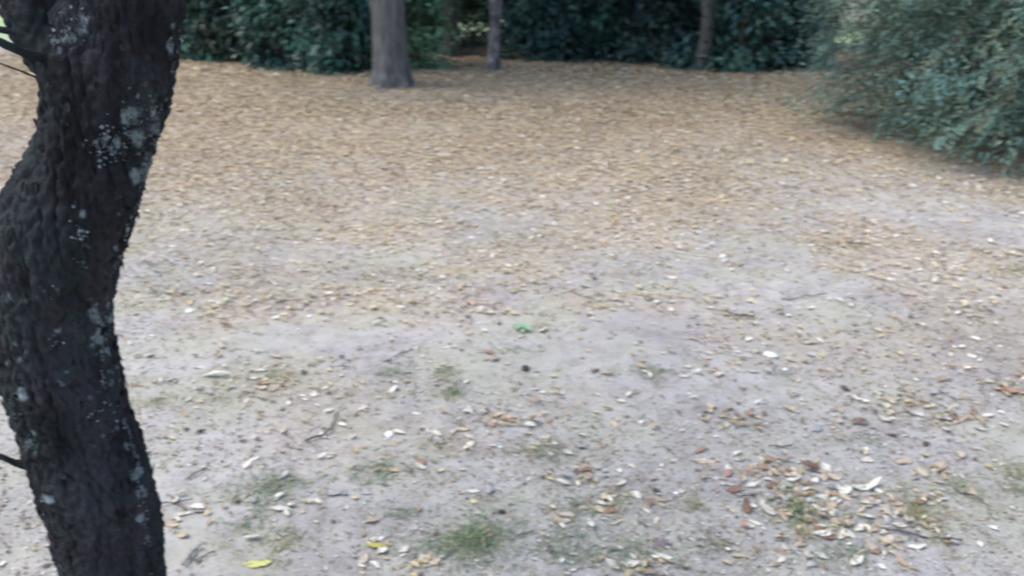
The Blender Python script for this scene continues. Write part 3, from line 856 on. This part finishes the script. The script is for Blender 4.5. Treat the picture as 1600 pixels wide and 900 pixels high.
def make_leaf(nm, L, W, fold, curl, mt, twist=0.0, seed=0, stalk=True, wav=0.05):
    """a single dry leaf: bent blade, raised edges, midrib and a stalk, with real thickness"""
    r = np.random.default_rng(seed)
    ns, nw = 9, 4
    V = []; F = []
    for i in range(ns + 1):
        s = i / ns
        wd = W * 0.5 * (math.sin(math.pi * min(1, s * 0.93 + 0.05)) ** 0.75) * (1 + 0.12 * r.normal())
        if i == ns: wd = W * 0.02
        for j in range(-nw // 2, nw // 2 + 1):
            u = j / (nw // 2)
            x = (s - 0.5) * L
            z = curl * L * (2 * s - 1) ** 2 + fold * wd * abs(u) ** 1.3 + twist * u * wd * (s - 0.5) * 2 + wav * W * r.normal() * abs(u) * 0.5
            V.append((x, u * wd + 0.06 * L * math.sin(s * 3 + seed), z))
    m_ = nw + 1
    top = len(V)
    V += [(a, b, c - 0.0006) for a, b, c in V]
    for i in range(ns):
        for j in range(nw):
            a = i * m_ + j
            F.append((a, a + m_, a + m_ + 1, a + 1))
            F.append((top + a, top + a + 1, top + a + m_ + 1, top + a + m_))
    for i in range(ns):
        a = i * m_; F.append((a, top + a, top + a + m_, a + m_))
        a = i * m_ + nw; F.append((a, a + m_, top + a + m_, top + a))
    F = np.array(F)
    V = np.array(V)
    if stalk:
        c0 = V[2]
        Q = np.array([c0, c0 + (-0.07 * L, 0.01 * L, 0.01 * L), c0 + (-0.16 * L, 0.03 * L, 0.02 * L)])
        v2, f2, _ = tube(Q, [0.0010, 0.0008, 0.0007], 4)
        F3 = f2 + len(V); V = np.concatenate([V, v2])
        Fs = [F, F3]
    else: Fs = [F]
    V[:, 2] -= V[:, 2].min()
    return mesh(nm, V, Fs, mt, None, True)

LMESH = {}
shapes = [("flat", 0.04, 0.03), ("curled", 0.22, 0.13), ("folded", 0.6, 0.04), ("humped", -0.2, -0.10)]
for kname in ("tan", "cream", "brown", "rusty", "grey"):
    for si, (sn, fo, cu) in enumerate(shapes):
        for v_ in range(2):
            LMESH[(kname, sn, v_)] = make_leaf("fallen_leaf", 1 * 0.05, 0.05 * (0.42 + 0.12 * v_), fo, cu, LEAFM[kname], 0.3 * v_, si * 10 + v_ + hash(kname) % 7 * 0 + len(kname))
labels = {}
def put_leaf(me, x, y, L, yaw, tilt=0.0, tiltx=0.0, lift=0.0):
    o = bpy.data.objects.new("fallen_leaf", me); COL.objects.link(o)
    s = L / 0.05
    o.scale = (s, s, s)
    o.rotation_euler = (tiltx, tilt, yaw)
    o.location = (x, y, gh(x, y) + 0.001 + lift + abs(math.sin(tilt)) * L * 0.4)
    return o
rl = np.random.default_rng(99)
for q in single:
    x, y, L = float(x1[q]), float(y1[q]), float(L1[q])
    px, py = float(sx[q]), float(sy[q])
    rust = min(math.hypot((px - a) / 55, (py - b) / 20) for a, b in ((785, 660), (1575, 615), (1180, 745), (430, 605)))
    if rust < 1: kn = rl.choice(["rusty", "tan", "brown"], p=[.5, .3, .2])
    else: kn = rl.choice(["tan", "cream", "brown", "rusty", "grey"], p=[.36, .38, .09, .06, .11])
    sn = rl.choice(["flat", "curled", "folded", "humped"], p=[.35, .25, .2, .2])
    o = put_leaf(LMESH[(kn, sn, int(rl.integers(0, 2)))], x, y, L, rl.uniform(0, 6.28), rl.normal() * 0.15, rl.normal() * 0.15, rl.uniform(0, 0.004))
    size = "tiny" if L < 0.030 else ("small" if L < 0.042 else ("medium" if L < 0.052 else "large"))
    lab = f"{size} {sn} {kn} leaf {where(px, py)}"
    if lab in used:
        lab = f"{size} {sn} {kn} leaf {where(px, py, 1)}"
    if lab in used:
        lab = f"{size} {sn} {kn} leaf {where(px, py, 2)}"
    used[lab] = 1
    tag(o, lab, "leaf", "loose fallen leaves on the bare sand")

def own_leaf(px, py, wpx, ratio, kn, sn, label, yaw=0.0, tilt=0.0, fold=None, curl=None, lift=0.0, twist=0.2, seed=3):
    x, y = G(px, py)
    _, _, dp = topx(x, y, 0)
    L = wpx / FPX * float(dp)
    fo, cu = {s[0]: s[1:] for s in shapes}[sn]
    me = make_leaf("fallen_leaf", 0.05, 0.05 * ratio, fo if fold is None else fold, cu if curl is None else curl, LEAFM[kn], twist, seed)
    o = put_leaf(me, x, y, L, yaw, tilt, 0.0, lift)
    return tag(o, label, "leaf", "loose fallen leaves on the bare sand")
own_leaf(403, 888, 44, 0.42, "bright yellow", "flat", "bright yellow fallen leaf at the bottom edge, right of the leaning trunk", 0.1)
own_leaf(590, 857, 34, 0.36, "yellow", "humped", "olive-yellow leaf humped up on the sand near the bottom edge", 0.05, 0.1)
own_leaf(583, 819, 22, 0.6, "tan", "folded", "tan folded leaf lying behind the olive-yellow leaf", 0.6, 0.1)
own_leaf(588, 845, 24, 0.5, "cream", "flat", "cream leaf touching the far side of the olive-yellow leaf", 0.2)
own_leaf(670, 882, 38, 0.55, "tan", "curled", "large tan leaf curled at the bottom edge, left of the green tuft", 0.1)
own_leaf(668, 677, 24, 0.3, "cream", "folded", "slim cream leaf pointing towards the camera beside the white chip", -0.9)
own_leaf(1100, 726, 36, 0.42, "tan", "flat", "peach-tan leaf alone at the left end of the leaf heap", -0.15)
own_leaf(1345, 771, 62, 0.24, "cream", "curled", "large pale narrow leaf arching over the middle of the leaf heap", 0.25, 0.0, 0.3, 0.25)
own_leaf(1265, 745, 34, 0.62, "brown", "folded", "dark brown folded leaf standing up in the leaf heap", 0.2, 0.35)
own_leaf(1313, 797, 28, 0.5, "grey", "curled", "bluish grey leaf in the middle of the leaf heap", 0.0)
own_leaf(1342, 668, 28, 0.5, "brown", "humped", "dark hollow leaf with a black shadow on the bare sand at right", 0.0, 0.1, -0.5, -0.3)
own_leaf(340, 596, 46, 0.2, "cream", "humped", "long pointed cream leaf arching up right of the leaning trunk", 0.25, 0.0, -0.2, -0.16)
own_leaf(270, 826, 30, 0.5, "tan", "flat", "broad tan leaf lying right of the leaning trunk near the bottom", -0.5)
own_leaf(288, 812, 28, 0.3, "cream", "folded", "cream folded leaf touching the broad tan leaf by the trunk", 0.35)
own_leaf(440, 803, 30, 0.45, "cream", "humped", "pale humped leaf in front of the green tuft near the trunk", 0.1, 0.15)
own_leaf(938, 804, 34, 0.4, "tan", "folded", "tan folded leaf among weeds right of the green tuft", -0.5)
own_leaf(875, 818, 34, 0.34, "tan", "curled", "tan curled leaf at the right end of the green tuft", -0.5)
own_leaf(652, 827, 28, 0.25, "grey", "flat", "pale grey narrow leaf slanting left of the green tuft at bottom centre", 0.7)
own_leaf(715, 662, 22, 0.25, "grey", "flat", "grey sliver of a leaf slanting behind the small sandy leaves at centre", 0.8)
own_leaf(700, 551, 20, 0.3, "cream", "flat", "pair-end cream leaf slanting on bare sand left of the green sprig", 0.7)
own_leaf(1575, 622, 44, 0.4, "rusty", "humped", "rust-brown leaf arched on the pile at the right edge", -0.2, 0.0)
own_leaf(650, 651, 16, 0.5, "cream", "flat", "whitish chip-like leaf behind the rounded white chip", -0.4)

# ------------------------------------------------------------ stones, clods, twigs, sprig
def stone(px, py, wpx, label, mt, hgt=0.5, seed=0, name="pebble", c="stone", depth=0.7):
    x, y = G(px, py); _, _, dp = topx(x, y, 0); r_ = wpx / FPX * float(dp) / 2
    th, ph = 14, 8
    V = []; F = []
    for i in range(ph + 1):
        for j in range(th):
            a, b = math.pi * i / ph, 2 * math.pi * j / th
            v = np.array([math.sin(a) * math.cos(b), math.sin(a) * math.sin(b), math.cos(a)])
            k = 1 + 0.22 * float(vn(np.array([v[0] * 1.6 + seed]), np.array([v[1] * 1.6]), np.array([v[2] * 1.6]), seed)[0])
            V.append(v * k * np.array([r_, r_ * depth, r_ * hgt]))
    for i in range(ph):
        for j in range(th):
            F.append((i * th + j, (i + 1) * th + j, (i + 1) * th + (j + 1) % th, i * th + (j + 1) % th))
    o = obj(name, mesh(name, np.array(V), np.array(F), mt, None, True))
    o.location = (x, y, gh(x, y) + r_ * hgt * 0.45); o.rotation_euler = (0, 0, seed * 1.3)
    return tag(o, label, c)
stone(609, 683, 15, "rounded white chip lying on sand left of centre, near the curved twig", M_stone, 0.45, 0, depth=1.2)
stone(1203, 563, 21, "larger of the two white stones on the sand right of centre", M_stone, 0.4, 2)
stone(1226, 585, 11, "smaller white stone just in front of the larger one", M_stone, 0.45, 3)
stone(297, 491, 15, "flat white stone on sand right of the leaning trunk's bend", M_stone, 0.35, 4)
stone(781, 706, 9, "tiny white pebble just left of the sparse weeds at centre", M_stone, 0.5, 5)
stone(1003, 661, 11, "small white pebble on the bare sand between centre and right heap", M_stone, 0.5, 6)
stone(1353, 710, 10, "small white pebble behind the large pale leaf of the heap", M_stone, 0.5, 7)
stone(1130, 401, 12, "small white pebble far out on the bare sand right of centre", M_stone, 0.5, 8)
stone(1056, 781, 8, "tiny bluish-white pebble right of the weeds in front", M_stone, 0.5, 9)
stone(485, 500, 9, "tiny white pebble on the sand between trunk and green sprig", M_stone, 0.5, 10)
stone(821, 585, 17, "small dark crumb of earth or bark at centre of the sand", M_dark, 0.55, 11, "earth_clod", "clod")
stone(784, 806, 13, "small black clod at the right edge of the green tuft in front", M_dark, 0.5, 12, "earth_clod", "clod")
stone(1445, 702, 16, "grey-brown clod on the sand right of the dark hollow leaf", M_dark, 0.4, 13, "earth_clod", "clod")
stone(1025, 778, 12, "brown upright clod at the edge of the front weeds", M_dark, 0.9, 14, "earth_clod", "clod")

def twig(pxs, r0, r1, label, mt=M_twig, seed=0, n=16, side=0):
    P = np.array([(*G(*p), 0) for p in pxs]); t = np.linspace(0, len(P) - 1, n); idx = np.arange(len(P))
    Q = np.stack([np.interp(t, idx, P[:, k]) for k in range(3)], -1)
    for _ in range(2): Q[1:-1] = (Q[:-2] + Q[1:-1] * 2 + Q[2:]) / 4
    r_ = np.linspace(r0, r1, n) * (1 + 0.2 * np.random.default_rng(seed).normal(size=n))
    Q[:, 2] = ground_h(Q[:, 0], Q[:, 1]) + r_ * 1.1 + 0.003 + 0.006 * np.abs(np.sin(t * 2 + seed))
    o0 = Q[0].copy()
    lst = [tube(Q - o0, r_, 7)]
    rs = np.random.default_rng(seed + 50)
    for s in range(side):
        i = rs.integers(3, n - 3); dirn = (Q[i + 1] - Q[i]); a = rs.choice([-1, 1]) * rs.uniform(0.5, 0.9)
        dv = np.array([dirn[0] * math.cos(a) - dirn[1] * math.sin(a), dirn[0] * math.sin(a) + dirn[1] * math.cos(a), 0.0]); dv = norm(dv) * rs.uniform(0.02, 0.045)
        B = np.array([Q[i], Q[i] + dv * 0.5 + (0, 0, 0.004), Q[i] + dv + (0, 0, 0.003)])
        lst.append(tube(B - o0, [r_[i] * 0.6, r_[i] * 0.45, r_[i] * 0.3], 5))
    V, F, _ = cat(lst)
    o = obj("twig", mesh("twig", V, F, mt, None, True)); o.location = o0
    return tag(o, label, "twig")
twig([(528, 655), (522, 672), (515, 685), (498, 694), (478, 701)], 0.0028, 0.0045, "curved dark twig lying on sand left of the rounded white chip", seed=1, side=1)
twig([(330, 735), (312, 748), (294, 760)], 0.0016, 0.0028, "short thin twig slanting between the trunk and the green tuft", seed=2)
twig([(246, 805), (262, 798), (282, 797), (302, 792)], 0.003, 0.002, "dark twig beside the leaning trunk, behind the broad tan leaf", seed=3)
twig([(1126, 492), (1148, 497), (1176, 505)], 0.0025, 0.006, "straight dark twig on bare sand right of the green sprig", seed=4)
twig([(1222, 475), (1240, 475), (1262, 470), (1292, 468)], 0.0032, 0.0022, "thin crooked twig on the sand behind the straight dark twig", seed=5)
twig([(645, 557), (625, 565), (600, 574)], 0.003, 0.002, "thin brown twig slanting on the sand left of the green sprig", seed=6)
twig([(1200, 707), (1216, 709), (1236, 707)], 0.002, 0.003, "short bow-shaped twig on sand behind the leaf heap", seed=7)
twig([(1140, 784), (1158, 787), (1180, 788)], 0.003, 0.002, "dark twig at the left foot of the leaf heap", seed=8)
twig([(1375, 838), (1410, 846), (1450, 852), (1500, 858)], 0.0035, 0.0025, "long dark twig along the front of the leaf heap", seed=9, side=1)
twig([(800, 850), (815, 842), (835, 836)], 0.0016, 0.0024, "short twig poking out right of the bottom-centre tuft", seed=10)
twig([(1030, 880), (1052, 888), (1080, 897)], 0.0022, 0.0015, "thin twig at the bottom edge right of the weeds", seed=11)
twig([(1200, 820), (1222, 842), (1240, 855)], 0.0022, 0.0015, "pale stalk slanting down from the left of the leaf heap", M_twig_pale, seed=12)
twig([(290, 898), (305, 875), (316, 866)], 0.006, 0.004, "stout pale stick at the bottom edge by the leaning trunk", M_twig_pale, seed=13)
twig([(307, 892), (325, 880), (338, 878)], 0.0022, 0.002, "dark thin twig at the bottom beside the stout pale stick", seed=14)
twig([(800, 768), (825, 760), (850, 748)], 0.0016, 0.0012, "bleached fine twig in front of the sparse weeds at centre", M_twig_pale, seed=15)
twig([(430, 482), (455, 478), (485, 474)], 0.0025, 0.0018, "thin twig on the sand between trunk bend and green sprig", seed=16)
twig([(1465, 625), (1495, 635), (1520, 640)], 0.0025, 0.0018, "thin twig left of the rusty pile at the right edge", seed=17)
twig([(1490, 780), (1515, 785), (1535, 795)], 0.003, 0.002, "brown twig right of the leaf heap", seed=18)

# bright green sprig
gx, gy = G(815, 521)
spr = empty("green_sprig", (gx, gy, gh(gx, gy)), "bright green sprig of fresh leaves alone at the centre of the clearing", "plant")
for k in range(9):
    a = k * 0.75 + 0.3; L = 0.035 + 0.03 * ((k * 5) % 4) / 4
    me = make_leaf("leaf", L, L * 0.42, 0.3, -0.12, M_weed, 0.2, k)
    o = obj("leaf", me, spr); o.location = (math.cos(a) * L * 0.6, math.sin(a) * L * 0.6, 0.008 + 0.004 * (k % 3)); o.rotation_euler = (0.1, -0.15, a)
Q = np.array([(0.0, 0, 0.004), (0.03, -0.01, 0.012), (0.06, -0.015, 0.010)])
V, F, _ = tube(Q, [0.0016, 0.0014, 0.001], 5); obj("stem", mesh("stem", V, F, M_weed, None, True), spr)

# dark soil stain: a shallow scuffed disc of damp earth
def stain(px, py, rpx, rpy, label, mt):
    x, y = G(px, py); x2, _ = G(px + rpx, py); _, y2 = G(px, py - rpy)
    a, b = x2 - x, y2 - y
    V = [(0, 0, gh(x, y) + 0.004)]; F = []
    for ring, f in enumerate((0.5, 0.8, 1.0)):
        for j in range(22):
            t = j / 22 * 2 * math.pi; k = f * (1 + 0.14 * math.sin(3 * t + px) + 0.08 * math.sin(7 * t))
            vx, vy = a * k * math.cos(t), b * k * math.sin(t)
            V.append((vx, vy, gh(x + vx, y + vy) + (0.004, 0.003, -0.002)[ring]))
    for j in range(22): F.append((0, 1 + j, 1 + (j + 1) % 22))
    F4 = [(1 + r_ * 22 + j, 1 + (r_ + 1) * 22 + j, 1 + (r_ + 1) * 22 + (j + 1) % 22, 1 + r_ * 22 + (j + 1) % 22) for r_ in (0, 1) for j in range(22)]
    V = np.array(V); 
    o = obj("soil_patch", mesh("soil_patch", V, [np.array(F), np.array(F4)], mt, None, True)); o.location = (x, y, 0)
    tag(o, label, "soil patch")
M_damp = leaf_mat("damp_earth", (0.19, 0.15, 0.145), (0.22, 0.18, 0.17), 0.9)
stain(1032, 855, 17, 9, "round dark stain of damp earth right of the bottom weeds", M_damp)

# ================================================================ GRASS
TUFTS = [(420, 772, 40, 20, 300, 1), (450, 760, 20, 8, 60, 0), (592, 740, 26, 12, 160, 1), (745, 845, 50, 30, 480, 1), (700, 860, 30, 16, 140, 1), (620, 805, 22, 10, 50, 1), (990, 870, 36, 22, 200, 1), (850, 712, 44, 13, 240, 0), (1245, 812, 24, 24, 240, 2),
         (1440, 818, 22, 26, 220, 3), (1580, 742, 22, 16, 90, 3), (1495, 770, 20, 14, 90, 0), (1590, 770, 14, 10, 60, 1), (707, 622, 13, 7, 80, 2), (615, 590, 20, 7, 80, 1), (697, 592, 14, 6, 70, 1), (1020, 590, 26, 7, 90, 1), (1325, 381, 26, 7, 120, 4),
         (1590, 425, 18, 10, 110, 3), (1330, 382, 12, 6, 60, 4), (1275, 381, 14, 5, 50, 4), (580, 435, 40, 10, 100, 3), (430, 470, 50, 12, 90, 0), (985, 430, 30, 8, 70, 0), (740, 850, 24, 12, 120, 2), (1350, 690, 24, 12, 60, 1),
         (850, 520, 16, 6, 40, 0), (800, 555, 24, 8, 60, 1), (900, 800, 40, 20, 130, 1), (960, 790, 40, 18, 140, 0), (880, 870, 40, 14, 120, 1), (1080, 800, 16, 10, 50, 3), (240, 640, 24, 10, 60, 3), (350, 630, 60, 14, 120, 3), (430, 590, 40, 10, 80, 3),
         (520, 400, 60, 12, 70, 0), (300, 400, 80, 24, 200, 0), (260, 430, 60, 20, 150, 0), (400, 310, 60, 12, 120, 3), (690, 700, 30, 16, 70, 3), (440, 860, 30, 22, 110, 3), (390, 830, 30, 12, 60, 1), (1170, 670, 30, 10, 50, 0), (1400, 650, 40, 16, 90, 4),
         (1220, 590, 18, 8, 40, 0), (1340, 580, 20, 8, 40, 0), (1330, 870, 26, 22, 110, 1), (1120, 855, 30, 14, 70, 4), (1350, 490, 24, 6, 40, 1), (640, 440, 40, 10, 60, 3), (860, 370, 60, 10, 80, 3), (1060, 240, 60, 8, 60, 3), (840, 240, 60, 8, 60, 3), (1440, 640, 30, 12, 60, 4)]
GC = {0: (0.36, 0.39, 0.27), 1: (0.29, 0.37, 0.24), 2: (0.24, 0.34, 0.16), 3: (0.38, 0.38, 0.20), 4: (0.27, 0.25, 0.15)}
bx, by, bc, bl, bs = [], [], [], [], []
for (px, py, rx, ry, n_, ty) in TUFTS:
    gx, gy = G(px, py); gx2, _ = G(px + rx, py); _, gy2 = G(px, py - ry)
    n_ = int(n_ * 2.0)
    bx.append(gx + rng.normal(size=n_) * abs(gx2 - gx) * rng.choice([0.4, 0.9, 1.7], n_)); by.append(gy + rng.normal(size=n_) * abs(gy2 - gy) * rng.choice([0.4, 0.9, 1.6], n_))
    bc.append(np.where(rng.random((n_, 1)) < 0.25, np.array([[0.46, 0.40, 0.26]]), np.array(GC[ty])[None]) * rng.uniform(0.6, 1.35, (n_, 1))); bl.append(rng.uniform(0.014, 0.045, n_)); bs.append(np.full(n_, 0.45 if ty in (2, 3) else 0.2))
# thin scattered blades in faint patches, most of them dead
n_ = 120000
x, y = rng.uniform(-6, 6, n_), rng.uniform(0.9, 8.5, n_)
gp = fbm(x * 1.1, y * 1.1, seed=91, o=4)
keep = (rng.random(n_) < np.clip(gp * 3.2 + 0.15, 0.02, 1) * 0.85) & (np.abs(x) < 0.72 * y + 1.2)
x, y = x[keep], y[keep]; n_ = len(x)
bx.append(x); by.append(y); gm_ = rng.random((n_, 1)) < 0.5
bc.append(np.where(gm_, np.array([[0.26, 0.30, 0.17]]), np.array([[0.42, 0.37, 0.24]])) * rng.uniform(0.6, 1.25, (n_, 1))); bl.append(rng.uniform(0.01, 0.035, n_)); bs.append(np.full(n_, 0.06))
# the lawn at far left
n_ = 14000
x, y = rng.uniform(-16, -1.5, n_), rng.uniform(2.5, 20, n_)
keep = (-x - 0.66 * y - 0.2 > rng.uniform(-0.9, 1.2, n_)) & (-x < 0.72 * y + 2)
x, y = x[keep], y[keep]; n_ = len(x)
bx.append(x); by.append(y); bc.append(np.array([[0.24, 0.33, 0.14]]) * rng.uniform(0.6, 1.3, (n_, 1))); bl.append(rng.uniform(0.03, 0.07, n_)); bs.append(np.full(n_, 0.6))
bx, by, bc, bl, bs = map(np.concatenate, (bx, by, bc, bl, bs))
n_ = len(bx); th = rng.uniform(0, 2 * np.pi, n_)
D = norm(np.stack([np.cos(th), np.sin(th), np.abs(rng.normal(size=n_)) * bs * 2 + 0.04], -1))
P = np.stack([bx, by, ground_h(bx, by) + 0.002], -1)
V, F, C = leaves(P, D, np.tile([0, 0, 1.0], (n_, 1)) + rand_unit(n_) * 0.2, bl, rng.uniform(0.0016, 0.0038, n_), bc, "diamond", 0.1, -0.15)
go = obj("grass", mesh("grass", V, F, M_grass, C))
tag(go, "sparse low grass tufts and dry blades scattered on the pale sand", "grass", kind="stuff")

# crumbs: bits of bark, leaf and grit on the soil
n_ = 130000
yy = 0.9 + 6.6 * rng.random(n_) ** 1.25; xx = rng.uniform(-1, 1, n_) * (0.70 * yy + 0.8)
cl = fbm(xx * 2, yy * 2, seed=95, o=3)
keep = rng.random(n_) < np.clip(0.5 + cl * 1.7, 0.12, 1); xx, yy = xx[keep], yy[keep]; n_ = len(xx)
P = np.stack([xx, yy, ground_h(xx, yy) + 0.003], -1)
th = rng.uniform(0, 2 * np.pi, n_)
pal = np.array([(0.12, 0.09, 0.08), (0.2, 0.16, 0.13), (0.55, 0.5, 0.42), (0.66, 0.63, 0.58), (0.34, 0.26, 0.19), (0.44, 0.38, 0.3)])
c = pal[rng.choice(6, n_, p=[.07, .15, .24, .12, .20, .22])]
LL = 0.0075 * np.exp(rng.normal(size=n_) * 0.45) * (1 + 0.12 * yy)
V, F, C = leaves(P, np.stack([np.cos(th), np.sin(th), rng.normal(size=n_) * 0.15], -1), np.tile([0, 0, 1.0], (n_, 1)) + rand_unit(n_) * 0.4, LL, LL * rng.uniform(0.2, 0.7, n_), c, "five", 0.3, 0.1)
do = obj("debris", mesh("debris", V, F, M_litter, C))
tag(do, "tiny crumbs of bark, leaf and grit strewn over the pale sand", "debris", kind="stuff")
